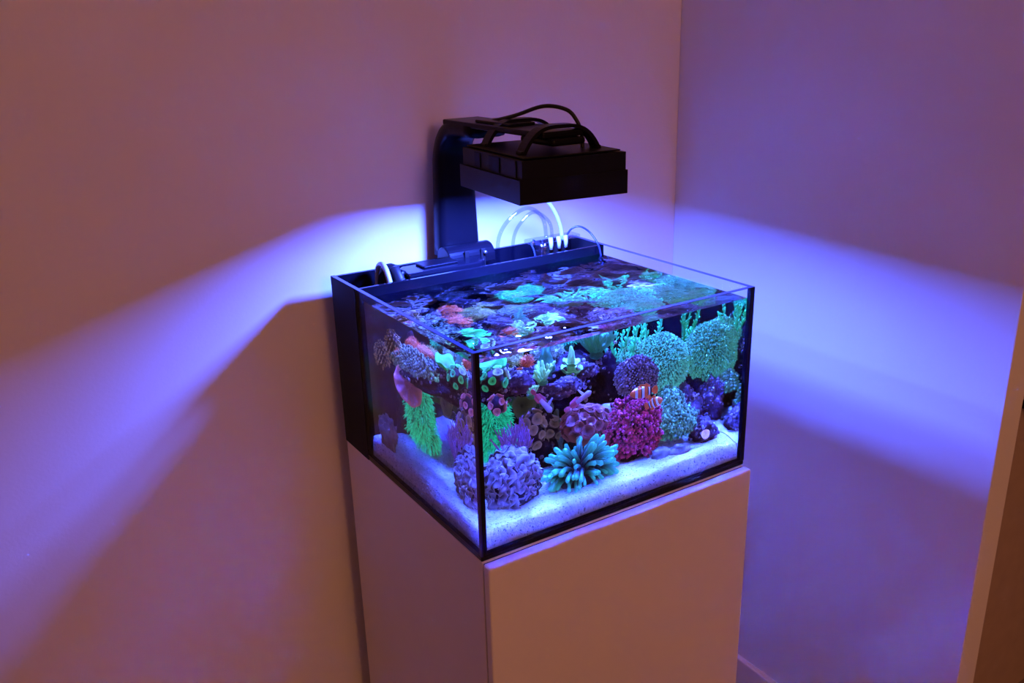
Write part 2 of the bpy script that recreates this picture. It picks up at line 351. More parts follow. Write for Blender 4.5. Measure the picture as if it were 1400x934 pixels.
# ================================================================== coral builders
def hairs(mb, c, r, n, length, rad, zmin=-0.4, droop=0.4, jit=0.35, base_noise=0.0, seg=3, bulb=0.0, tipmix=1.0, seed=0.0):
    for d in fib_dirs(n, zmin):
        k = 1 + base_noise * noise.noise(d * 2.2 + Vector((seed, seed, 0)))
        p = Vector((c[0] + d.x * r[0] * k, c[1] + d.y * r[1] * k, c[2] + d.z * r[2] * k))
        nd = Vector((d.x / r[0], d.y / r[1], d.z / r[2])).normalized()
        nd = (nd + rnd_dir() * jit).normalized(); l = length * random.uniform(0.6, 1.25)
        q1 = p + nd * l * 0.5; q2 = p + nd * l + Vector((0, 0, -droop * l)) + rnd_dir() * l * 0.15
        e = random.uniform(0.5, 1.0) * tipmix
        if bulb: mb.tube([p - nd * l * 0.3, q1, q2, q2 + (q2 - q1) * 0.3], [rad * 0.7, rad * 0.8, rad * bulb, rad * 0.5], seg, [0, 0.35 * e, e, e])
        else: mb.tube([p - nd * l * 0.3, q1, q2], [rad, rad * 0.9, rad * 0.35], seg, [0, 0.45 * e, e])
    return mb
def flowers(mb, c, r, n, size, zmin=-0.3, base_noise=0.08, seed=0.0, petals=6, jit=0.3, lift=0.4):
    for d in fib_dirs(n, zmin):
        k = 1 + base_noise * noise.fractal(d * 2.3 + Vector((seed, seed, 0)), 0.8, 2.0, 3)
        p = Vector((c[0] + d.x * r[0] * k, c[1] + d.y * r[1] * k, c[2] + d.z * r[2] * k))
        nd = (Vector((d.x / r[0], d.y / r[1], d.z / r[2])).normalized() + rnd_dir() * jit).normalized()
        q = align(nd, random.uniform(0, PI)); s = size * random.uniform(0.7, 1.3); e = random.uniform(0.45, 1.0)
        vs = [p + nd * s * 0.2]; ts = [0.25 * e]
        for i in range(petals):
            t = 2 * PI * i / petals
            vs.append(p + q @ Vector((math.cos(t - 0.3) * s * 0.45, math.sin(t - 0.3) * s * 0.45, s * 0.15)))
            vs.append(p + q @ Vector((math.cos(t) * s, math.sin(t) * s, s * lift * random.uniform(0.4, 1.4))))
            vs.append(p + q @ Vector((math.cos(t + 0.3) * s * 0.45, math.sin(t + 0.3) * s * 0.45, s * 0.15)))
            ts += [0.3 * e, e, 0.3 * e]
        fs = []
        for i in range(petals):
            a = 1 + 3 * i; fs += [(0, a, a + 2), (a, a + 1, a + 2)]
        mb.add(vs, fs, ts)
    return mb
def knobs(mb, c, r, n, size, zmin=-0.3, base_noise=0.08, seed=0.0, stretch=1.4, jit=0.5, sub=1):
    """dense little fleshy knobs standing on an ellipsoid; the outer end of each is its tip"""
    vs0, fs0 = ico(sub)
    for d in fib_dirs(n, zmin):
        k = 1 + base_noise * noise.fractal(d * 2.3 + Vector((seed, seed, 0)), 0.8, 2.0, 3) + random.uniform(-0.05, 0.05)
        p = Vector((c[0] + d.x * r[0] * k, c[1] + d.y * r[1] * k, c[2] + d.z * r[2] * k))
        nd = (Vector((d.x / r[0], d.y / r[1], d.z / r[2])).normalized() + rnd_dir() * jit).normalized()
        q = align(nd, random.uniform(0, PI)); s = size * random.uniform(0.65, 1.3); e = random.uniform(0.4, 1.0); sx = random.uniform(0.6, 1.3)
        mb.add([p + q @ Vector((v[0] * s * sx, v[1] * s, v[2] * s * stretch)) for v in vs0], fs0, [max(0.0, v[2]) ** 1.3 * e for v in vs0])
    return mb
def branches(mb, p, d, l, r, depth, spread=0.6, up=0.3, kids=3, seg=6, tip0=0.0, wob=0.1, shrink=0.75):
    p = Vector(p); d = Vector(d).normalized()
    mid = p + d * l * 0.5 + rnd_dir() * l * wob; end = p + d * l + rnd_dir() * l * wob
    t1 = 1.0 if depth == 0 else min(1.0, tip0 + 0.35)
    mb.tube([p, mid, end, end + (end - mid).normalized() * r * 0.6], [r, r * 0.92, r * 0.82, r * 0.3], seg, [tip0, (tip0 + t1) / 2, t1, t1])
    if depth > 0:
        for k in range(kids):
            nd = (d + rnd_dir() * spread + Vector((0, 0, up))).normalized()
            start = p + (end - p) * random.uniform(0.45, 1.0)
            branches(mb, start, nd, l * shrink * random.uniform(0.75, 1.15), r * 0.8, depth - 1, spread, up, kids, seg, t1 * 0.8, wob, shrink)
    return mb
def coral_thing(name, loc, label, group=None): return thing(name, loc, label, 'coral', group)
def stuff(o): o['kind'] = 'stuff'; return o
def disc_mesh(name, mat, rad=1.0, dish=0.25, rim=0.12, ruffle=0.0, waves=5, rings=4, seg=18, thick=0.10, tipcentre=False, tpow=1.0):
    """a round fleshy polyp disc with a raised rim, thickness and a centre mouth"""
    mb = MB(); prof = []
    for i in range(rings + 1):
        s = i / rings; prof.append((s, dish * s * s + (rim if i == rings - 0 else 0) * 0.5, s))
    vs = []; ts = []
    for (s, z, t) in prof:
        for k in range(seg):
            a = 2 * PI * k / seg; w = ruffle * s * s * math.sin(waves * a + 0.7)
            rr = max(s, 0.06) * rad * (1 + 0.06 * math.sin(3 * a + 1))
            vs.append((rr * math.cos(a), rr * math.sin(a), (z + w - (0.08 if s == 0 else 0)) * rad)); ts.append((1 - t) if tipcentre else t ** tpow)
    for (s, z, t) in reversed(prof):
        for k in range(seg):
            a = 2 * PI * k / seg; w = ruffle * s * s * math.sin(waves * a + 0.7)
            rr = max(s, 0.10) * rad * 0.97 * (1 + 0.06 * math.sin(3 * a + 1))
            vs.append((rr * math.cos(a), rr * math.sin(a), (z + w - thick - (1 - s) * 0.25) * rad)); ts.append(0.1)
    n = len(prof) * 2
    fs = [(i * seg + k, i * seg + (k + 1) % seg, (i + 1) * seg + (k + 1) % seg, (i + 1) * seg + k) for i in range(n - 1) for k in range(seg)]
    fs = [tuple(reversed(f)) for f in fs]
    fs += [tuple(range(seg)), tuple(reversed(range((n - 1) * seg, n * seg)))]
    mb.add(vs, fs, ts); return to_mesh(name, mb, mat)

# ---- coral colours
C_ = {}
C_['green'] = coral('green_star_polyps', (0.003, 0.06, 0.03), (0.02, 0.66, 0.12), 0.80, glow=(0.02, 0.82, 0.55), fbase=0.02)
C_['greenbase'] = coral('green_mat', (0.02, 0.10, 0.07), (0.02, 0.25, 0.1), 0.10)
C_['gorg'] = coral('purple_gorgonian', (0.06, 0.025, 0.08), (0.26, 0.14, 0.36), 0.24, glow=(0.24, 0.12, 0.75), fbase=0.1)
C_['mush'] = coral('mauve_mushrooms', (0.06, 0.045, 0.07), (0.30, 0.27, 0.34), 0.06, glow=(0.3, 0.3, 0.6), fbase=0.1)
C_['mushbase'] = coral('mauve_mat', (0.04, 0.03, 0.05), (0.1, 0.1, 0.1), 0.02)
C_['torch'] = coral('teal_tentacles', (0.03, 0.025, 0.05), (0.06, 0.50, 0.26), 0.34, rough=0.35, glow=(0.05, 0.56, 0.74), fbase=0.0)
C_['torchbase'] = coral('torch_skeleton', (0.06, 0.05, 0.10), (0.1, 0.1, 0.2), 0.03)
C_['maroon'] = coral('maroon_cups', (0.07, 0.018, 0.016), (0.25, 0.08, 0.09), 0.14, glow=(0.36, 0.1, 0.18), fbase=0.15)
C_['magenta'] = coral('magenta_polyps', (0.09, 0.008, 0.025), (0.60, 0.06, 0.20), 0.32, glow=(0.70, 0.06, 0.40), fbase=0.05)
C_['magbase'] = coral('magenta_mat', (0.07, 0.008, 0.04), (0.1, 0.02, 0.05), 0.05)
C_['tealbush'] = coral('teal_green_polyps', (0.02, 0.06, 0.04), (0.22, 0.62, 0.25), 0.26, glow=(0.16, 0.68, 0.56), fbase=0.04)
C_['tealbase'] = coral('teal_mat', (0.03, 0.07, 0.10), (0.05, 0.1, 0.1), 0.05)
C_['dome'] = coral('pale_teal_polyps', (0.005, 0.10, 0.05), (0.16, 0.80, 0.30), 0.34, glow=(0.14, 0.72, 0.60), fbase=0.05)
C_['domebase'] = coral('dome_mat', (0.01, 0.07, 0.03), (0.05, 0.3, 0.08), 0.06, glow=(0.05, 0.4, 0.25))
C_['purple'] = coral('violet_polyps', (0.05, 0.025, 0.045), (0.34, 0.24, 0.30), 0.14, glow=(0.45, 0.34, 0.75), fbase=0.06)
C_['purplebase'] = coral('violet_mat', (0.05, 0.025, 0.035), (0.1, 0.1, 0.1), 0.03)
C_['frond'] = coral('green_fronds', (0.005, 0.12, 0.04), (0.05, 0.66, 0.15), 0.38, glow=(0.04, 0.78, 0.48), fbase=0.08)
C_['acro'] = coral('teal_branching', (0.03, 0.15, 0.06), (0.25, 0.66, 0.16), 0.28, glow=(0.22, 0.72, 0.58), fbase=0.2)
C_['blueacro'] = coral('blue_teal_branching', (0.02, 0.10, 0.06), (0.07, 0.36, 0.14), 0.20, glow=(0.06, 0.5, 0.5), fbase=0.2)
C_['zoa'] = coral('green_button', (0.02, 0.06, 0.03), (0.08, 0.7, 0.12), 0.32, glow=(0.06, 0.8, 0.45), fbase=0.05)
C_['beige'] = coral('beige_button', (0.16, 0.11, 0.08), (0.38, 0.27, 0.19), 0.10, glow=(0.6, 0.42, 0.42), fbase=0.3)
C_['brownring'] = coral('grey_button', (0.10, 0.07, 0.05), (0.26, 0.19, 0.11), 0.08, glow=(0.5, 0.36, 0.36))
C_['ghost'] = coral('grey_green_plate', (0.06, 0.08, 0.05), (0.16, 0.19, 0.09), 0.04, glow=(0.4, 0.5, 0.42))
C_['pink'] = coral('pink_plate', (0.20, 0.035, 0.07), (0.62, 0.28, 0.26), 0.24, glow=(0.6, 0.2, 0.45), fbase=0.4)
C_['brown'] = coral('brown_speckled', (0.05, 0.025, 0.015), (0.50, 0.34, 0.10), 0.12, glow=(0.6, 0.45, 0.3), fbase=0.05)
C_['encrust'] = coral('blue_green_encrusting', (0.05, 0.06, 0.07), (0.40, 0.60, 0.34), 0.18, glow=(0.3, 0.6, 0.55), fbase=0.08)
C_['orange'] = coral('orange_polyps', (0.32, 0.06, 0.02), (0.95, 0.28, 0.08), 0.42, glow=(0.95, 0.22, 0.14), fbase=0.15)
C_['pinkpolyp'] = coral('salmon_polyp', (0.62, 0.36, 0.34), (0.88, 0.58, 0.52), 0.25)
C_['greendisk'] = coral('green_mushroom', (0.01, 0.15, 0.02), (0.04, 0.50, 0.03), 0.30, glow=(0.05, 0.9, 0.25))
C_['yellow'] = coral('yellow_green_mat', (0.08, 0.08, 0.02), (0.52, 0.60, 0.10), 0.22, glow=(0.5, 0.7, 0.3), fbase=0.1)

# ---- bright green star polyp column near the side glass
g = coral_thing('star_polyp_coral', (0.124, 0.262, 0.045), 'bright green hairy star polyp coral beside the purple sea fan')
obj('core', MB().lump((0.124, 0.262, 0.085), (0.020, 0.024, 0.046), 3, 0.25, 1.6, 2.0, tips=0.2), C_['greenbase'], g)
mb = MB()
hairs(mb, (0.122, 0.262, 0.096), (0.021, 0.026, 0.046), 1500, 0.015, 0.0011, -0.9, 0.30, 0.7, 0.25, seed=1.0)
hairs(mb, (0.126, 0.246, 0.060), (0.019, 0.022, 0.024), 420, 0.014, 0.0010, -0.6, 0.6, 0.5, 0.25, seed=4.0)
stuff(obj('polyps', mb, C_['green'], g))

# ---- purple gorgonian
g = coral_thing('sea_fan', (0.108, 0.140, 0.045), 'purple thin branched sea fan near the front corner')
mb = MB()
for k in range(7):
    a = 2 * PI * k / 7; branches(mb, (0.112 + 0.006 * math.cos(a), 0.142 + 0.006 * math.sin(a), 0.046), (0.30 * math.cos(a), 0.30 * math.sin(a), 1), 0.040, 0.0016, 2, 0.55, 0.5, 4, 5, 0.2, 0.08, 0.72)
stuff(obj('branches', mb, C_['gorg'], g))
obj('holdfast', MB().lump((0.108, 0.140, 0.043), (0.014, 0.014, 0.008), 2, 0.2, seed=3), C_['mushbase'], g)

# ---- ruffled mauve mushroom mound in the front corner
def disc_mound(t, c, r, dirs, mesh_list, size, name='polyp', jit=0.25, bn=0.12, out=0.0):
    for i, d in enumerate(dirs):
        k = 1 + bn * noise.noise(d * 2.5)
        p = Vector((c[0] + d.x * r[0] * k, c[1] + d.y * r[1] * k, c[2] + d.z * r[2] * k))
        nd = (Vector((d.x / r[0], d.y / r[1], d.z / r[2])).normalized() + rnd_dir() * jit).normalized()
        piece(name, mesh_list[i % len(mesh_list)], t, p + nd * out, align(nd, random.uniform(0, 2 * PI)), size * random.uniform(0.75, 1.25))
g = coral_thing('mushroom_coral', (0.080, 0.078, 0.036), 'mauve mound of ruffled mushroom polyps in the front corner')
obj('core', MB().lump((0.080, 0.078, 0.062), (0.036, 0.034, 0.040), 3, 0.15, seed=6), C_['mushbase'], g)
rm = [disc_mesh('mushroom_polyp', C_['mush'], 1, -0.12, 0.0, ru, w, seg=24, rings=4) for ru, w in ((0.30, 4), (0.24, 5), (0.34, 3))]
disc_mound(g, (0.080, 0.078, 0.064), (0.038, 0.036, 0.042), fib_dirs(120, -0.6), rm, 0.0110, jit=0.55)

# ---- teal torch coral with fat tentacles
g = coral_thing('torch_coral', (0.183, 0.062, 0.036), 'teal torch coral with thick finger tentacles on the front sand')
obj('skeleton', MB().lump((0.183, 0.064, 0.045), (0.036, 0.022, 0.020), 3, 0.3, seed=9), C_['torchbase'], g)
def tentacle_mesh(bend, twist):
    mb = MB(); pts = []; n = 6
    for i in range(n):
        s = i / (n - 1); pts.append((bend * s * s * math.cos(twist), bend * s * s * math.sin(twist), s * (1 - 0.25 * abs(bend) * s)))
    e = Vector(pts[-1]) + (Vector(pts[-1]) - Vector(pts[-2])).normalized() * 0.10
    pts.append(tuple(e)); mb.tube(pts, [0.13, 0.12, 0.11, 0.11, 0.135, 0.14, 0.07], 9, [0, 0.02, 0.15, 0.35, 0.65, 1, 1])
    return to_mesh('tentacle', mb, C_['torch'])
tm = [tentacle_mesh(b, t) for b, t in ((0.35, 0), (0.6, 0.3), (0.2, -0.4), (0.8, 0.0), (0.5, -0.2))]
for i, d in enumerate(fib_dirs(120, -0.45)):
    p = Vector((0.183 + d.x * 0.036, 0.063 + d.y * 0.022, 0.054 + d.z * 0.016))
    nd = (Vector((d.x * 1.0, d.y * 0.8, d.z * 0.9 + 0.15)) + rnd_dir() * 0.35).normalized()
    l = random.uniform(0.022, 0.033) * (0.75 if d.z < 0 else 1.0)
    ax = Vector((d.x, d.y, -0.7)) + rnd_dir() * 0.5; ax = (ax - nd * ax.dot(nd)).normalized()
    qq = Matrix((ax, nd.cross(ax), nd)).transposed().to_quaternion()
    piece('tentacle', tm[i % 5], g, p - nd * 0.004, qq, (l * 0.86, l * 0.80, l * 1.08))

# ---- maroon cup coral
g = coral_thing('cup_coral', (0.216, 0.118, 0.085), 'maroon dome of cup-shaped polyps left of the magenta bush')
obj('core', MB().lump((0.216, 0.118, 0.098), (0.032, 0.028, 0.022), 3, 0.15, seed=12), C_['maroon'], g)
cm = [disc_mesh('cup_polyp', C_['maroon'], 1, 0.42, 0.15, ru, 5, seg=18, thick=0.16) for ru in (0.05, 0.1)]
disc_mound(g, (0.216, 0.116, 0.098), (0.033, 0.029, 0.024), fib_dirs(42, -0.45), cm, 0.0098, jit=0.2)

# ---- magenta bush
g = coral_thing('bush_coral', (0.288, 0.090, 0.040), 'magenta bushy coral in the middle of the front glass')
obj('core', MB().lump((0.288, 0.095, 0.072), (0.041, 0.034, 0.040), 3, 0.06, seed=15), C_['magbase'], g)
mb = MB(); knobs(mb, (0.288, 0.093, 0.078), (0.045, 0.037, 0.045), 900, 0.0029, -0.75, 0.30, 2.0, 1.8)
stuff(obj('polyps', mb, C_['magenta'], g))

# ---- teal knobbly bush
def knob_bush(c, r, n, label, seed, mat='tealbush', core='tealbase', size=0.0062, peak=None):
    g = coral_thing('knobbly_coral', (c[0], c[1], c[2] - r[2]), label, 'teal knobbly corals')
    obj('core', MB().lump(c, (r[0] * 0.85, r[1] * 0.85, r[2] * 0.85), 3, 0.1, seed=seed), C_[core], g)
    mb = MB(); knobs(mb, c, r, n, size * 0.5, -0.6, 0.25, seed)
    if peak: knobs(mb, peak[0], peak[1], int(n * 0.4), size * 0.5, -0.2, 0.2, seed + 1); mb.lump(peak[0], [q * 0.9 for q in peak[1]], 2, 0.2, seed=seed)
    stuff(obj('polyps', mb, C_[mat], g)); return g
knob_bush((0.360, 0.085, 0.072), (0.036, 0.030, 0.026), 520, 'teal knobbly peaked coral right of the magenta bush', 3.0, peak=((0.358, 0.088, 0.096), (0.016, 0.016, 0.024)))
knob_bush((0.385, 0.150, 0.088), (0.018, 0.018, 0.018), 240, 'small teal knobbly coral behind the peaked one by the side glass', 5.0)

# ---- big pale teal dome at the right pane
g = coral_thing('dome_coral', (0.396, 0.195, 0.095), 'big pale teal fluffy dome coral against the far side glass')
obj('core', MB().lump((0.396, 0.195, 0.130), (0.040, 0.042, 0.046), 3, 0.10, seed=18, tips=0.4), C_['domebase'], g)
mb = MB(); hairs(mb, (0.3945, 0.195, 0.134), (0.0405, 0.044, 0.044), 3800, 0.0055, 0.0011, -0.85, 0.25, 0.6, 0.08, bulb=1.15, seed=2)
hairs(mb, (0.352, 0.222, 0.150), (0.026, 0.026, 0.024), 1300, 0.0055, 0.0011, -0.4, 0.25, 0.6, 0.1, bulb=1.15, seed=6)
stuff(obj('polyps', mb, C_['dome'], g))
obj('side_lobe', MB().lump((0.352, 0.222, 0.148), (0.026, 0.026, 0.022), 3, 0.12, seed=21, tips=0.3), C_['domebase'], g)

# ---- violet polyp dome in front of it
g = coral_thing('violet_coral', (0.318, 0.138, 0.110), 'violet fine-polyped dome coral above the clownfish')
obj('core', MB().lump((0.318, 0.140, 0.138), (0.029, 0.027, 0.026), 3, 0.06, seed=24), C_['purplebase'], g)
mb = MB(); knobs(mb, (0.318, 0.140, 0.140), (0.033, 0.031, 0.030), 640, 0.0021, -0.7, 0.10, 7.0, 1.6)
stuff(obj('polyps', mb, C_['purple'], g))

# ---- green feathery fronds
def fronds(c, label, n, h, spread, seed):
    g = coral_thing('frond_coral', c, label, 'green feathery corals')
    rr = random.Random(seed)
    obj('base', MB().lump(c, (spread * 0.9, spread * 0.8, 0.010), 2, 0.2, seed=seed), C_['domebase'], g)
    for k in range(n):
        a = rr.uniform(0, 2 * PI); s = spread * rr.uniform(0.1, 0.9); lean = Vector((math.cos(a) * 0.35, math.sin(a) * 0.25, 1)).normalized()
        p = Vector((c[0] + s * math.cos(a), c[1] + s * math.sin(a), c[2])); hh = h * rr.uniform(0.65, 1.1)
        mb = MB(); mb.tube([p, p + lean * hh * 0.5, p + lean * hh], [0.0022, 0.0018, 0.0008], 5, [0.1, 0.4, 0.8])
        for j in range(26):
            f = rr.uniform(0.08, 1.0); q = p + lean * hh * f; dd = Vector((rr.uniform(-1, 1), rr.uniform(-1, 1), rr.uniform(0.3, 1.2))).normalized(); l = 0.0075 * (1.15 - 0.5 * f)
            mb.tube([q, q + dd * l * 0.6, q + dd * l + Vector((0, 0, 0.001))], [0.0012, 0.0015, 0.0006], 4, [0.3, 0.8, 1])
        obj('frond', mb, C_['frond'], g)
fronds((0.330, 0.222, 0.142), 'green feathery upright coral fronds behind the violet dome', 8, 0.072, 0.028, 2)
fronds((0.412, 0.262, 0.135), 'green feathery coral fronds behind the teal dome at the back', 5, 0.074, 0.016, 5)

# ---- bright green patch near the divider seen through the surface
g = coral_thing('leafy_green_coral', (0.250, 0.285, 0.170), 'bright green leafy coral just below the surface near the divider')
obj('core', MB().lump((0.250, 0.285, 0.178), (0.034, 0.020, 0.014), 3, 0.25, seed=51, tips=0.3), C_['greenbase'], g)
mb = MB(); flowers(mb, (0.250, 0.285, 0.182), (0.034, 0.020, 0.016), 260, 0.0065, -0.1, 0.25, 9.0, 6, 0.4, 0.7)
stuff(obj('leaves', mb, C_['green'], g))

# ---- small branching corals on the ledge
def acro(c, label, n, l, r, mat, depth=1, seed=1, spread=0.5, kids=4, up=0.4):
    random.seed(seed); g = coral_thing('branching_coral', c, label, 'branching corals on the ledge')
    obj('plug', MB().lump(c, (r * 2.6, r * 2.6, r * 1.6), 2, 0.2, seed=seed), C_[mat], g)
    mb = MB()
    for k in range(n):
        a = 2 * PI * k / n + random.uniform(-0.3, 0.3); branches(mb, c, (0.7 * math.cos(a), 0.7 * math.sin(a), random.uniform(0.5, 1.2)), l, r, depth, spread, up, kids, 6, 0.25, 0.08, 0.6)
    stuff(obj('branches', mb, C_[mat], g)); return g
acro((0.163, 0.150, 0.166), 'teal stubby branching coral on the ledge left of the layered disc coral', 7, 0.020, 0.0030, 'acro', 1, 11)
acro((0.138, 0.135, 0.155), 'small teal branching coral low on the ledge above the sea fan', 5, 0.013, 0.0026, 'acro', 1, 12)
acro((0.280, 0.205, 0.170), 'blue-teal upright branching coral left of the green fronds', 8, 0.030, 0.0042, 'blueacro', 2, 13, 0.5, 4, 0.5)
acro((0.058, 0.150, 0.178), 'pale teal branching coral on the shelf near the front corner', 6, 0.012, 0.0024, 'acro', 1, 14)
acro((0.060, 0.180, 0.172), 'tiny teal branching coral at the shelf edge by the side glass', 5, 0.010, 0.0022, 'acro', 1, 15)

# ---- layered disc coral and small cone coral
g = coral_thing('tiered_coral', (0.217, 0.165, 0.160), 'pale teal layered disc coral with a spire on the ledge')
dm = disc_mesh('tier', C_['acro'], 1, 0.25, 0.2, 0.10, 6, seg=20)
for z, s in ((0.166, 0.017), (0.178, 0.0135)): piece('tier', dm, g, (0.217, 0.165, z), align((0.1, -0.15, 1)), s)
obj('spire', MB().tube([(0.217, 0.165, 0.155), (0.217, 0.166, 0.180), (0.219, 0.168, 0.194), (0.218, 0.168, 0.203)], [0.008, 0.0065, 0.0045, 0.0015], 10, [0.2, 0.4, 0.6, 0.8]), C_['acro'], g)
g = coral_thing('cone_coral', (0.186, 0.190, 0.170), 'dull teal cone-shaped coral behind the ledge corals')
obj('cone', MB().tube([(0.186, 0.190, 0.165), (0.186, 0.190, 0.180), (0.187, 0.190, 0.195), (0.190, 0.190, 0.210), (0.196, 0.190, 0.216)], [0.017, 0.014, 0.007, 0.004, 0.002], 12, [0.1, 0.3, 0.4, 0.5, 0.6]), C_['blueacro'], g)

# ---- button polyps
def buttons(c, r, n, label, mat, size, seed, zmin=-0.2, core='purplebase', name='button_polyps', cols=None):
    random.seed(seed); g = coral_thing(name, (c[0], c[1], c[2] - r[2]), label, 'button polyp colonies')
    obj('mat', MB().lump(c, r, 3, 0.2, seed=seed), C_[core], g)
    ms = [disc_mesh('polyp', C_[m], 1, 0.25, 0.25, 0.05, 5, seg=16, thick=0.3) for m in (cols or [mat])]
    disc_mound(g, c, r, fib_dirs(n, zmin), ms, size, jit=0.25, out=size * 0.25); return g
buttons((0.070, 0.105, 0.200), (0.017, 0.017, 0.014), 13, 'green button polyps on the shelf tip at the front corner', 'zoa', 0.0068, 61, -0.3, cols=['zoa', 'zoa', 'encrust'])
buttons((0.060, 0.072, 0.176), (0.009, 0.012, 0.012), 9, 'pink frilly polyps hanging at the shelf end by the front corner', 'pink', 0.0058, 62, -0.6, cols=['pink'])
buttons((0.150, 0.158, 0.096), (0.013, 0.012, 0.026), 17, 'beige button polyps beside the purple sea fan', 'beige', 0.0085, 63, -0.8, cols=['beige'])
buttons((0.178, 0.160, 0.088), (0.013, 0.012, 0.015), 15, 'grey ring-shaped button polyps between beige polyps and maroon cups', 'brownring', 0.0075, 64, -0.8, cols=['brownring'])
buttons((0.108, 0.118, 0.192), (0.017, 0.012, 0.010), 14, 'mixed small orange and lilac polyps beside the green buttons', 'orange', 0.0046, 65, -0.6, cols=['orange', 'mush', 'mush'])
# grey-green plate corals at the back of the cave
for (p, d, s, lab) in (((0.158, 0.215, 0.118), (-0.1, -1, 0.1), 0.019, 'round grey-green plate coral at the back of the cave'),
                       ((0.192, 0.215, 0.108), (0.6, -0.8, 0.3), 0.017, 'oval grey-green plate coral right of the round one in the cave'),
                       ((0.205, 0.200, 0.088), (0.9, -0.5, 0.2), 0.015, 'grey-green plate coral above the grey ring polyps')):
    g = coral_thing('plate_coral', p, lab, 'grey-green plate corals in the cave')
    piece('plate', disc_mesh('plate', C_['ghost'], 1, 0.3, 0.1, 0.08, 4, seg=22), g, p, align(d), s)
    q = Vector(p) + Vector((0, 0.012, 0)); obj('stalk', MB().tube([Vector(p), q, q + Vector((-0.004, 0.03, 0.0))], [0.004, 0.005, 0.008], 8), C_['ghost'], g)

# ---- left shelf corals
def brown(c, r, label, seed):
    g = coral_thing('speckled_coral', (c[0], c[1], c[2] - r[2]), label, 'brown speckled corals on the shelf')
    obj('core', MB().lump(c, r, 3, 0.1, seed=seed), C_['brown'], g)
    mb = MB(); hairs(mb, c, r, 90, 0.006, 0.0014, -0.6, 0.5, 0.2, 0.05, bulb=1.3)
    stuff(obj('polyps', mb, C_['brown'], g))
brown((0.046, 0.268, 0.200), (0.014, 0.017, 0.022), 'tall brown speckled coral lump on the shelf top', 71)
brown((0.034, 0.296, 0.180), (0.013, 0.016, 0.019), 'brown speckled coral lump nearest the rear chamber', 73)
g = coral_thing('encrusting_coral', (0.058, 0.215, 0.180), 'blue-green encrusting coral covering the shelf along the side glass')
obj('mat', MB().lump((0.062, 0.215, 0.186), (0.027, 0.052, 0.013), 3, 0.1, seed=75), C_['encrust'], g)
mb = MB(); knobs(mb, (0.060, 0.215, 0.187), (0.035, 0.060, 0.017), 620, 0.0027, -0.7, 0.25, 3.3); stuff(obj('polyps', mb, C_['encrust'], g))
g = coral_thing('pink_plate_coral', (0.040, 0.225, 0.152), 'pink frilled plate coral hanging from the shelf at the side glass')
piece('plate', disc_mesh('plate', C_['pink'], 1, 0.05, 0.15, 0.22, 9, seg=54, rings=7, tpow=4.0), g, (0.043, 0.222, 0.158), align((-0.75, -0.6, 0.45)), (0.031, 0.034, 0.024))
obj('stalk', MB().tube([(0.036, 0.225, 0.156), (0.05, 0.222, 0.160), (0.07, 0.22, 0.168)], [0.006, 0.007, 0.010], 8), C_['pink'], g)
def tuft(c, r, n, label, mat, size, seed):
    g = coral_thing('polyp_tuft', (c[0], c[1], c[2] - r[2]), label, 'small polyp tufts on the shelf')
    obj('mat', MB().lump(c, [q * 0.9 for q in r], 2, 0.2, seed=seed), C_[mat], g)
    mb = MB(); flowers(mb, c, r, n, size, -0.3, 0.2, seed, 6, 0.35, 0.6); stuff(obj('polyps', mb, C_[mat], g))
tuft((0.040, 0.247, 0.193), (0.007, 0.009, 0.008), 30, 'small orange polyp tuft below the tall brown lump', 'orange', 0.0045, 81)
tuft((0.118, 0.268, 0.196), (0.016, 0.014, 0.008), 60, 'coral pink polyp tuft on the shelf top near the divider', 'orange', 0.0048, 82)
tuft((0.150, 0.250, 0.180), (0.026, 0.024, 0.012), 150, 'yellow-green polyp mat beside the leafy green coral', 'yellow', 0.0048, 83)
tuft((0.098, 0.218, 0.200), (0.015, 0.022, 0.008), 80, 'salmon polyp patch on the shelf middle below the surface', 'orange', 0.0044, 84)
tuft((0.205, 0.225, 0.184), (0.026, 0.018, 0.010), 120, 'pale blue polyp mat on the ledge top', 'encrust', 0.0048, 85)
tuft((0.130, 0.128, 0.206), (0.008, 0.007, 0.008), 24, 'tiny orange frilly frag on the ledge tip', 'orange', 0.0046, 86)
g = coral_thing('green_mushroom', (0.084, 0.150, 0.190), 'bright green mushroom disc on the shelf seen through the surface')
piece('disc', disc_mesh('disc', C_['greendisk'], 1, 0.2, 0.15, 0.14, 4, seg=24), g, (0.084, 0.146, 0.206), align((-0.1, -0.2, 1)), 0.021)
obj('stalk', MB().tube([(0.084, 0.147, 0.186), (0.084, 0.146, 0.203)], [0.008, 0.006], 8), C_['greenbase'], g)
# pink polyp on the small rock
g = coral_thing('button_polyp', (0.398, 0.050, 0.048), 'single salmon pink polyp on the small purple rock')
piece('disc', disc_mesh('disc', C_['pinkpolyp'], 1, 0.2, 0.3, 0.04, 6, seg=18, thick=0.4), g, (0.400, 0.0475, 0.051), align((-0.35, -0.9, 0.3)), 0.0075)

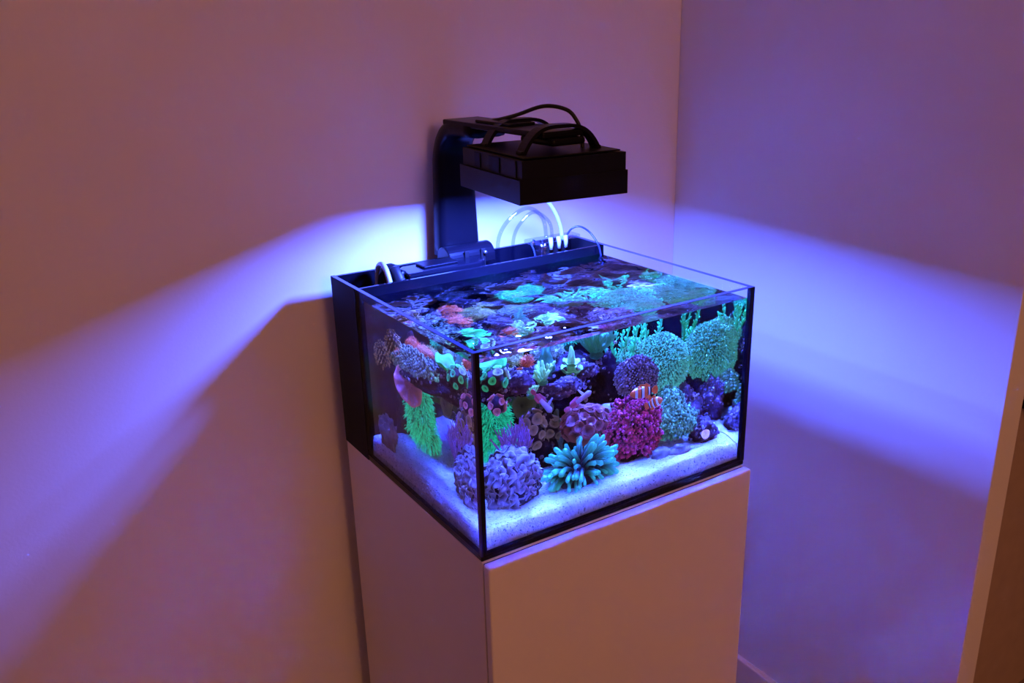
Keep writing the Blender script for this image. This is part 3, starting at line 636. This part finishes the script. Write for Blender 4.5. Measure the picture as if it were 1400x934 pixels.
# ================================================================== fish
def fish(loc, heading, length, height, width, label, mats, stripes=(), fins='round', roll=0.0, slender=False):
    """body axis +x is the head; lofted sections, coloured bands follow the body length"""
    random.seed(5)
    t = thing('clownfish' if stripes else 'dartfish', loc, label, 'fish', 'clownfish pair' if stripes else 'slender pale fish')
    h = Vector(heading).normalized(); up = Vector((0, 0, 1)); side = up.cross(h).normalized(); up2 = h.cross(side)
    mat3 = Matrix((h, side, up2)).transposed(); q = mat3.to_quaternion() @ Quaternion((1, 0, 0), roll)
    n, seg = 26, 14; mb = MB(); prof = []
    for i in range(n + 1):
        s = i / n                                   # 0 nose .. 1 tail root
        if slender: hh = 0.5 * (min(1, (s / 0.12)) ** 0.6) * (1 - 0.45 * s) ; ww = 0.5 * (min(1, s / 0.15) ** 0.6) * (1 - 0.65 * s)
        else: hh = 0.5 * (math.sin(PI * min(1, 0.02 + s * 0.86)) ** 0.62) * (1 if s < 0.5 else 1 - 0.25 * (s - 0.5)); ww = 0.5 * (math.sin(PI * min(1, 0.03 + s * 0.75)) ** 0.6) * (1 - 0.75 * s * s)
        if i == 0: hh *= 0.35; ww *= 0.35
        prof.append((0.5 - s * 0.8, max(hh, 0.05), max(ww, 0.02)))
    vs = [(x * length, math.sin(2 * PI * k / seg) * w * width, math.cos(2 * PI * k / seg) * hh * height) for x, hh, w in prof for k in range(seg)]
    fs = []; mi = []
    for i in range(n):
        s = (i + 0.5) / n; m = 0
        for a, b, c in stripes:
            if a <= s < b: m = c
        for k in range(seg): fs.append((i * seg + k, (i + 1) * seg + k, (i + 1) * seg + (k + 1) % seg, i * seg + (k + 1) % seg)); mi.append(m)
    fs += [tuple(range(seg)), tuple(reversed(range(n * seg, (n + 1) * seg)))]; mi += [0, 0]
    mb.add(vs, fs); mb.m = mi
    me = to_mesh('body', mb, mats); b = bpy.data.objects.new('body', me); COL.objects.link(b); b.parent = t; b.rotation_mode = 'QUATERNION'; b.rotation_quaternion = q
    def fin(name, outline, mat, th=0.0006, xform=None):
        mb2 = MB(); k = len(outline); pts = [Vector(p) for p in outline]
        if xform: pts = [xform @ p for p in pts]
        nrm = (pts[1] - pts[0]).cross(pts[2] - pts[0]).normalized() * th
        mb2.add([p + nrm for p in pts] + [p - nrm for p in pts], [tuple(range(k)), tuple(reversed(range(k, 2 * k)))] + [(i, k + i, k + (i + 1) % k, (i + 1) % k) for i in range(k)], smooth=False)
        o = bpy.data.objects.new(name, to_mesh(name, mb2, mat)); COL.objects.link(o); o.parent = b; return o
    L, Hh = length, height
    fin('tail_fin', [(-0.29 * L, 0, 0.10 * Hh), (-0.40 * L, 0, 0.34 * Hh), (-0.50 * L, 0, 0.30 * Hh), (-0.53 * L, 0, 0), (-0.50 * L, 0, -0.30 * Hh), (-0.40 * L, 0, -0.34 * Hh), (-0.29 * L, 0, -0.10 * Hh)], mats[-1])
    if slender:
        fin('dorsal_fin', [(0.28 * L, 0, 0.40 * Hh), (0.18 * L, 0, 1.5 * Hh), (0.14 * L, 0, 1.45 * Hh), (0.18 * L, 0, 0.40 * Hh)], mats[0])
        fin('rear_dorsal_fin', [(0.10 * L, 0, 0.38 * Hh), (0.0, 0, 0.75 * Hh), (-0.25 * L, 0, 0.55 * Hh), (-0.28 * L, 0, 0.25 * Hh)], mats[-1])
        fin('anal_fin', [(0.0, 0, -0.32 * Hh), (-0.28 * L, 0, -0.20 * Hh), (-0.25 * L, 0, -0.55 * Hh), (-0.05 * L, 0, -0.62 * Hh)], mats[-1])
    else:
        fin('dorsal_fin', [(0.22 * L, 0, 0.42 * Hh), (0.12 * L, 0, 0.66 * Hh), (-0.02 * L, 0, 0.60 * Hh), (-0.12 * L, 0, 0.68 * Hh), (-0.24 * L, 0, 0.46 * Hh), (-0.22 * L, 0, 0.28 * Hh), (0.0, 0, 0.44 * Hh)], mats[0])
        fin('anal_fin', [(-0.04 * L, 0, -0.42 * Hh), (-0.22 * L, 0, -0.24 * Hh), (-0.26 * L, 0, -0.46 * Hh), (-0.14 * L, 0, -0.64 * Hh)], mats[0])
    for sgn in (1, -1):
        X = Matrix.Translation((0.22 * L, sgn * width * 0.36, -0.06 * Hh)) @ Matrix.Rotation(sgn * 0.7, 4, 'Z')
        fin('pectoral_fin', [(0, 0, 0.04 * Hh), (-0.10 * L, 0, 0.16 * Hh), (-0.18 * L, 0, 0.06 * Hh), (-0.17 * L, 0, -0.12 * Hh), (-0.06 * L, 0, -0.14 * Hh)], mats[0], xform=X)
        e = MB().lump((0.40 * L, sgn * width * (0.27 if not slender else 0.33), 0.10 * Hh), (0.035 * L, 0.012 * L, 0.035 * L), 2, 0, fine=0)
        o = bpy.data.objects.new('eye', to_mesh('eye', e, 'blackgloss')); COL.objects.link(o); o.parent = b
    return t
M['clown_orange'] = princ('clown_orange', (0.60, 0.12, 0.02), 0.4, 0.4, emit=(0.8, 0.15, 0.03), estr=0.08)  # faint emission put into the orange skin to brighten it
M['clown_white'] = princ('clown_white', (0.60, 0.60, 0.60), 0.4, 0.4)
M['clown_black'] = princ('clown_black', (0.015, 0.01, 0.01), 0.4, 0.4)
M['dart_pale'] = princ('dart_pale', (0.62, 0.58, 0.70), 0.4, 0.4, var=0.1, scale=200)
M['dart_red'] = princ('dart_red', (0.55, 0.14, 0.22), 0.4, 0.4, emit=(0.6, 0.1, 0.15), estr=0.08)  # red skin also has a faint emission put into its colour
ST = [(0.23, 0.25, 2), (0.25, 0.34, 1), (0.34, 0.36, 2), (0.36, 0.50, 0), (0.50, 0.53, 2), (0.53, 0.64, 1), (0.64, 0.67, 2), (0.67, 0.82, 0), (0.82, 0.84, 2), (0.84, 0.94, 1), (0.94, 1.0, 2)]
CM = ['clown_orange', 'clown_white', 'clown_black', 'clown_orange']
fish((0.2853, 0.055, 0.1437), (-0.90, 0.30, -0.02), 0.043, 0.018, 0.012, 'orange clownfish with white bands swimming below the violet dome', CM, ST)
fish((0.3002, 0.048, 0.1253), (0.42, -0.75, 0.35), 0.034, 0.016, 0.012, 'clownfish facing out just above the magenta bush coral', CM, ST)
fish((0.142, 0.108, 0.153), (0.55, -0.25, -0.75), 0.044, 0.0095, 0.007, 'slender pale fish pointing steeply down below the ledge', ['dart_pale', 'dart_red'], (), slender=True)
fish((0.204, 0.115, 0.137), (0.75, -0.2, 0.42), 0.046, 0.0100, 0.007, 'slender pale fish pointing up towards the purple dome', ['dart_pale', 'dart_red'], (), slender=True)
for o in list(bpy.data.objects):
    if o.name.startswith('dartfish'):
        me = o.children[0].data
        for p in me.polygons: p.material_index = 1 if p.center.x < -0.004 else 0

# ================================================================== lamp on its arm
lamp = thing('aquarium_lamp', (0.226, D, H), 'black flat aquarium lamp on a thick curved arm over the tank', 'lamp')
LC = Vector((0.2343, 0.2034)); LA = math.radians(-5.9)
def loc2(u, v, z): return (LC.x + u * math.cos(LA) - v * math.sin(LA), LC.y + u * math.sin(LA) + v * math.cos(LA), z)
def rbox(u0, u1, v0, v1, z0, z1, mb=None, mi=0):
    mb = mb or MB(); v = [loc2(u, w, z) for z in (z0, z1) for w in (v0, v1) for u in (u0, u1)]
    return mb.add(v, [(0, 2, 3, 1), (4, 5, 7, 6), (0, 1, 5, 4), (2, 6, 7, 3), (0, 4, 6, 2), (1, 3, 7, 5)], 0, mi, False)
SU, SV, Z0, Z1, Z2 = 0.0807, 0.0940, 0.405, 0.4362, 0.460
tw = 0.003
sk = MB(); rbox(-SU, SU, -SV, -SV + tw, Z0, Z1, sk); rbox(-SU, SU, SV - tw, SV, Z0, Z1, sk)
rbox(-SU, -SU + tw, -SV + tw, SV - tw, Z0, Z1, sk); rbox(SU - tw, SU, -SV + tw, SV - tw, Z0, Z1, sk)
obj('light_shroud', sk, 'metalblack', lamp)
hb = rbox(-SU + 0.004, SU - 0.003, -SV + 0.0005, SV - 0.004, 0.4425, Z2)
rbox(-SU + 0.004, SU - 0.003, -SV + 0.0005, -SV + 0.004, Z1 - 0.004, 0.4425, hb); rbox(-SU + 0.004, SU - 0.003, SV - 0.0075, SV - 0.004, Z1 - 0.004, 0.4425, hb)
rbox(-SU + 0.004, -SU + 0.0075, -SV + 0.004, SV - 0.0075, Z1 - 0.004, 0.4425, hb); rbox(SU - 0.0065, SU - 0.003, -SV + 0.004, SV - 0.0075, Z1 - 0.004, 0.4425, hb)
hs = obj('housing', hb, 'metalblack', lamp)
obj('led_panel', rbox(-0.046, 0.046, -0.030, 0.046, 0.4410, 0.4425), 'led', lamp)
ll = bpy.data.lights.new('led_light', 'AREA'); ll.shape = 'RECTANGLE'; ll.size = 0.092; ll.size_y = 0.076
ll.energy = LED_POWER; ll.color = LED_COL
lo = bpy.data.objects.new('led_light', ll); COL.objects.link(lo); lo.parent = lamp; lo.rotation_euler = (0, 0, LA)
lo.location = Vector(loc2(0.0, 0.008, 0.4403)) - BASE[lamp.name]
obj('top_cover', rbox(-SU + 0.010, SU - 0.008, -SV + 0.006, SV - 0.004, Z2 + 0.0012, Z2 + 0.0030), 'metalblack', lamp, 0.0006)
for (v0, v1) in ((-0.030, 0.002), (0.030, 0.048)):
    fr = obj('vent_frame', rbox(-SU + 0.0025, -SU + 0.0042, v0, v1, Z1 + 0.002, Z2 - 0.002), 'blackmatte', hs, 0.0005)
obj('end_plate', rbox(-SU + 0.0028, -SU + 0.0042, -0.078, -0.036, Z1 + 0.001, Z2 - 0.001), 'metalblack', hs)
# straps: flat arched bands across the lamp top
def strap(v, span, zt, zb, wdt=0.020):
    pts = []
    n = 28
    for i in range(n + 1):
        s = -1 + 2 * i / n
        pts.append((s * span, zb + (zt - zb) * (1 - abs(s) ** 3.4)))
    mb = MB(); th = 0.0024; vs = []
    for i, (u, z) in enumerate(pts):
        a = pts[max(i - 1, 0)]; b = pts[min(i + 1, n)]; t = Vector((b[0] - a[0], b[1] - a[1])).normalized(); nn = Vector((-t.y, t.x)) * th
        for du, dz, dv in ((nn.x, nn.y, -wdt / 2), (nn.x, nn.y, wdt / 2), (-nn.x, -nn.y, wdt / 2), (-nn.x, -nn.y, -wdt / 2)):
            vs.append(loc2(u + du, v + dv, z + dz))
    fs = [(i * 4 + k, i * 4 + (k + 1) % 4, i * 4 + 4 + (k + 1) % 4, i * 4 + 4 + k) for i in range(n) for k in range(4)] + [(3, 2, 1, 0), tuple(n * 4 + k for k in range(4))]
    mb.add(vs, fs, smooth=False); return mb
for v in (-0.052, 0.058):
    so = obj('strap', strap(v, 0.057, 0.4955, Z2 + 0.002), 'black', lamp)
    for s in (-1, 1): obj('strap_foot', rbox(s * 0.056 - 0.004, s * 0.056 + 0.004, v - 0.008, v + 0.008, Z2 + 0.003, Z2 + 0.007), 'black', so, 0.0008)
    for u in (-0.008, 0.008): obj('screw', MB().tube([loc2(u, v, 0.4958), loc2(u, v, 0.4972)], 0.0018, 8), 'label', so)
# curved arm: profile in the y-z plane swept across x
AX = 0.226
def arm():
    mb = MB(); path = []
    for i in range(9): path.append((0.440, 0.272 + (0.425 - 0.272) * i / 8))
    for i in range(1, 13):
        a = PI / 2 * i / 12; path.append((0.440 - 0.052 * (1 - math.cos(a)), 0.425 + 0.052 * math.sin(a)))
    for i in range(1, 4): path.append((0.388 - 0.02 * i, 0.477))
    n = len(path); vs = []; ring = 12
    for i, (y, z) in enumerate(path):
        a = path[max(i - 1, 0)]; b = path[min(i + 1, n - 1)]; t = Vector((b[0] - a[0], b[1] - a[1])).normalized(); nn = Vector((t.y, -t.x))
        s = i / (n - 1); hw = 0.038 - 0.007 * min(1, s * 2.2) + 0.002 * max(0, s - 0.5); th = 0.017 - 0.006 * s
        for k in range(ring):
            aa = 2 * PI * k / ring + PI / ring; ca, sa = math.cos(aa), math.sin(aa)
            cx = math.copysign(abs(ca) ** 0.4, ca) * hw; cn = math.copysign(abs(sa) ** 0.5, sa) * th
            vs.append((AX + cx, y + nn.x * cn, z + nn.y * cn))
    fs = [(i * ring + k, i * ring + (k + 1) % ring, (i + 1) * ring + (k + 1) % ring, (i + 1) * ring + k) for i in range(n - 1) for k in range(ring)] + [tuple(reversed(range(ring))), tuple(range((n - 1) * ring, n * ring))]
    return mb.add(vs, fs)
obj('arm', arm(), 'black', lamp)
obj('arm_bar', MB().box(AX - 0.030, AX + 0.034, 0.140, 0.412, 0.4815, 0.4895), 'black', lamp, 0.002)
obj('bar_end', MB().box(AX - 0.024, AX + 0.030, 0.128, 0.205, 0.4720, 0.4815), 'black', lamp, 0.004, segs=3)
obj('bar_clip', MB().box(AX - 0.020, AX + 0.022, 0.235, 0.330, 0.4895, 0.4935), 'black', lamp, 0.0012)
# base clamp that straddles the rear chamber
cl = MB(); prof = []
for i in range(15):
    a = PI * i / 14; prof.append((0.408 - 0.021 * math.cos(PI - a) * -1, 0.272 + 0.020 * math.sin(a)))
prof = [(0.432, 0.262), (0.387, 0.262)] + [(0.409 - 0.022 * math.cos(PI * i / 14), 0.272 + 0.020 * math.sin(PI * i / 14)) for i in range(15)]
k = len(prof); vs = [(AX - 0.042, y, z) for y, z in prof] + [(AX + 0.042, y, z) for y, z in prof]
cl.add(vs, [tuple(range(k)), tuple(reversed(range(k, 2 * k)))] + [(i, k + i, k + (i + 1) % k, (i + 1) % k) for i in range(k)], smooth=False)
bc = obj('base_clamp', cl, 'black', lamp, 0.002)
obj('clamp_jaw', MB().box(AX - 0.036, AX + 0.036, D + 0.001, D + 0.012, 0.215, 0.275), 'black', lamp, 0.003)
for dx in (-0.012, 0.018): obj('clamp_slot', MB().box(AX + dx - 0.004, AX + dx + 0.004, 0.3845, 0.3880, 0.258, 0.286), 'blackmatte', bc, 0.001)
obj('clamp_screw', MB().tube([(AX + 0.02, 0.386, 0.28), (AX + 0.02, 0.380, 0.28)], 0.003, 10), 'label', bc)
def curve_pts(P, n=10):
    P = [Vector(p) for p in P]; out = []
    for i in range(len(P) - 1):
        p0, p1, p2, p3 = P[max(i - 1, 0)], P[i], P[i + 1], P[min(i + 2, len(P) - 1)]
        for k in range(n):
            t = k / n; out.append(0.5 * ((2 * p1) + (p2 - p0) * t + (2 * p0 - 5 * p1 + 4 * p2 - p3) * t * t + (3 * p1 - p0 - 3 * p2 + p3) * t ** 3))
    out.append(P[-1]); return out
obj('power_cable', MB().tube(curve_pts([(0.226, 0.335, 0.488), (0.225, 0.30, 0.4935), (0.226, 0.25, 0.503), (0.242, 0.205, 0.5165), (0.262, 0.18, 0.512), (0.272, 0.17, 0.497), (0.276, 0.165, 0.480), (0.276, 0.163, 0.462)], 8), 0.0027, 9), 'rubber', lamp)

# ================================================================== rear chamber equipment
g = thing('pump_cover', (0.165, 0.375, 0.255), 'black curved pump cover in the rear chamber beside the lamp clamp', 'pump')
mb = MB(); out = [(0.092, 0.347), (0.205, 0.347)] + [(0.205 + 0.030 * math.sin(a), 0.372 - 0.025 * math.cos(a)) for a in [PI * i / 12 for i in range(1, 12)]] + [(0.205, 0.397), (0.105, 0.397), (0.092, 0.385)]
k = len(out); mb.add([(x, y, 0.235) for x, y in out] + [(x, y, 0.276) for x, y in out], [tuple(reversed(range(k))), tuple(range(k, 2 * k))] + [(i, (i + 1) % k, k + (i + 1) % k, k + i) for i in range(k)], smooth=False)
obj('body', mb, 'blackgloss', g, 0.0025, segs=3)
obj('raised_lid', MB().box(0.125, 0.185, 0.362, 0.392, 0.276, 0.2795), 'black', g, 0.0015)
obj('hinge_knob', MB().tube([(0.088, 0.36, 0.272), (0.088, 0.39, 0.272)], 0.008, 14), 'black', g)
g = thing('hose_elbow', (0.075, 0.39, 0.25), 'black ribbed hose elbow in the rear chamber corner', 'hose')
obj('hose', MB().tube(curve_pts([(0.085, 0.352, 0.225), (0.083, 0.358, 0.262), (0.080, 0.375, 0.2795), (0.074, 0.395, 0.270), (0.072, 0.402, 0.225)], 8), 0.0085, 12), 'rubber', g)
for i, p in enumerate([(0.0835, 0.358, 0.262), (0.0805, 0.375, 0.279), (0.0745, 0.394, 0.270)]):
    obj('rib', MB().tube([Vector(p) + Vector((0, -0.0015, -0.001)), Vector(p) + Vector((0, 0.0015, 0.001))], 0.0098, 12), 'rubber', g)
tag(obj('white_hose', MB().tube(curve_pts([(0.066, 0.350, 0.235), (0.064, 0.353, 0.262), (0.064, 0.366, 0.284), (0.066, 0.386, 0.288), (0.068, 0.405, 0.275), (0.068, 0.412, 0.235)], 8), 0.0042, 12), 'whitetube', loc=(0.066, 0.38, 0.235)), 'short white hose arching over the black elbow in the rear chamber', 'hose')
def tubing(label, P, r, mat='tube', grp='clear air tubing loops'):
    return tag(obj('air_tube', MB().tube(curve_pts(P, 8), r, 10), mat, loc=P[0]), label, 'tube', grp)
tubing('wide clear tube loop nearest the lamp arm', [(0.282, 0.398, 0.230), (0.280, 0.398, 0.288), (0.296, 0.392, 0.322), (0.330, 0.386, 0.340), (0.356, 0.380, 0.322), (0.362, 0.378, 0.288)], 0.0034)
tubing('inner clear tube loop beside the wide loop', [(0.304, 0.392, 0.230), (0.306, 0.392, 0.290), (0.322, 0.388, 0.320), (0.345, 0.384, 0.332), (0.370, 0.380, 0.312), (0.374, 0.378, 0.285)], 0.0030)
tubing('bright white tube curving up towards the lamp', [(0.394, 0.378, 0.280), (0.392, 0.378, 0.300), (0.382, 0.378, 0.325), (0.366, 0.379, 0.348), (0.335, 0.385, 0.376), (0.295, 0.400, 0.390), (0.262, 0.418, 0.388)], 0.0036, 'whitetube')
tag(obj('thin_cable', MB().tube(curve_pts([(0.398, 0.372, 0.285), (0.406, 0.368, 0.298), (0.418, 0.360, 0.302), (0.430, 0.348, 0.292), (0.436, 0.332, 0.272), (0.4375, 0.326, 0.250), (0.437, 0.322, 0.235)], 8), 0.0016, 8), 'bluetube', loc=(0.398, 0.372, 0.285)), 'thin dark cable dipping from the rear chamber into the water', 'cable')
g = thing('tube_manifold', (0.372, 0.375, 0.262), 'clear plastic tube holder with hanging tube ends on the rear chamber', 'tube holder')
obj('bar', MB().box(0.326, 0.424, 0.366, 0.392, 0.281, 0.288), 'tube', g, 0.002)
obj('bracket', MB().box(0.330, 0.340, 0.337, 0.366, 0.273, 0.284), 'tube', g, 0.001)
for i, x in enumerate((0.362, 0.378, 0.392)): obj('tube_end', MB().tube([(x, 0.366, 0.290), (x, 0.364, 0.280), (x, 0.364, 0.270)], [0.004, 0.0036, 0.003], 10), 'whitetube', g)
for x in (0.341, 0.348): obj('clear_end', MB().tube([(x, 0.362, 0.290), (x, 0.360, 0.250)], 0.0033, 10), 'tube', g)
obj('clamp_block', MB().box(0.352, 0.400, 0.372, 0.396, 0.205, 0.281), 'blackmatte', g, 0.001)
tag(obj('wire_hook', MB().tube(curve_pts([(0.322, 0.352, 0.292), (0.317, 0.350, 0.295), (0.313, 0.350, 0.290), (0.316, 0.345, 0.275), (0.318, 0.343, 0.240)], 6), 0.0014, 8), 'bluetube', loc=(0.318, 0.345, 0.24)), 'thin dark hook hung inside the rear chamber', 'hook')
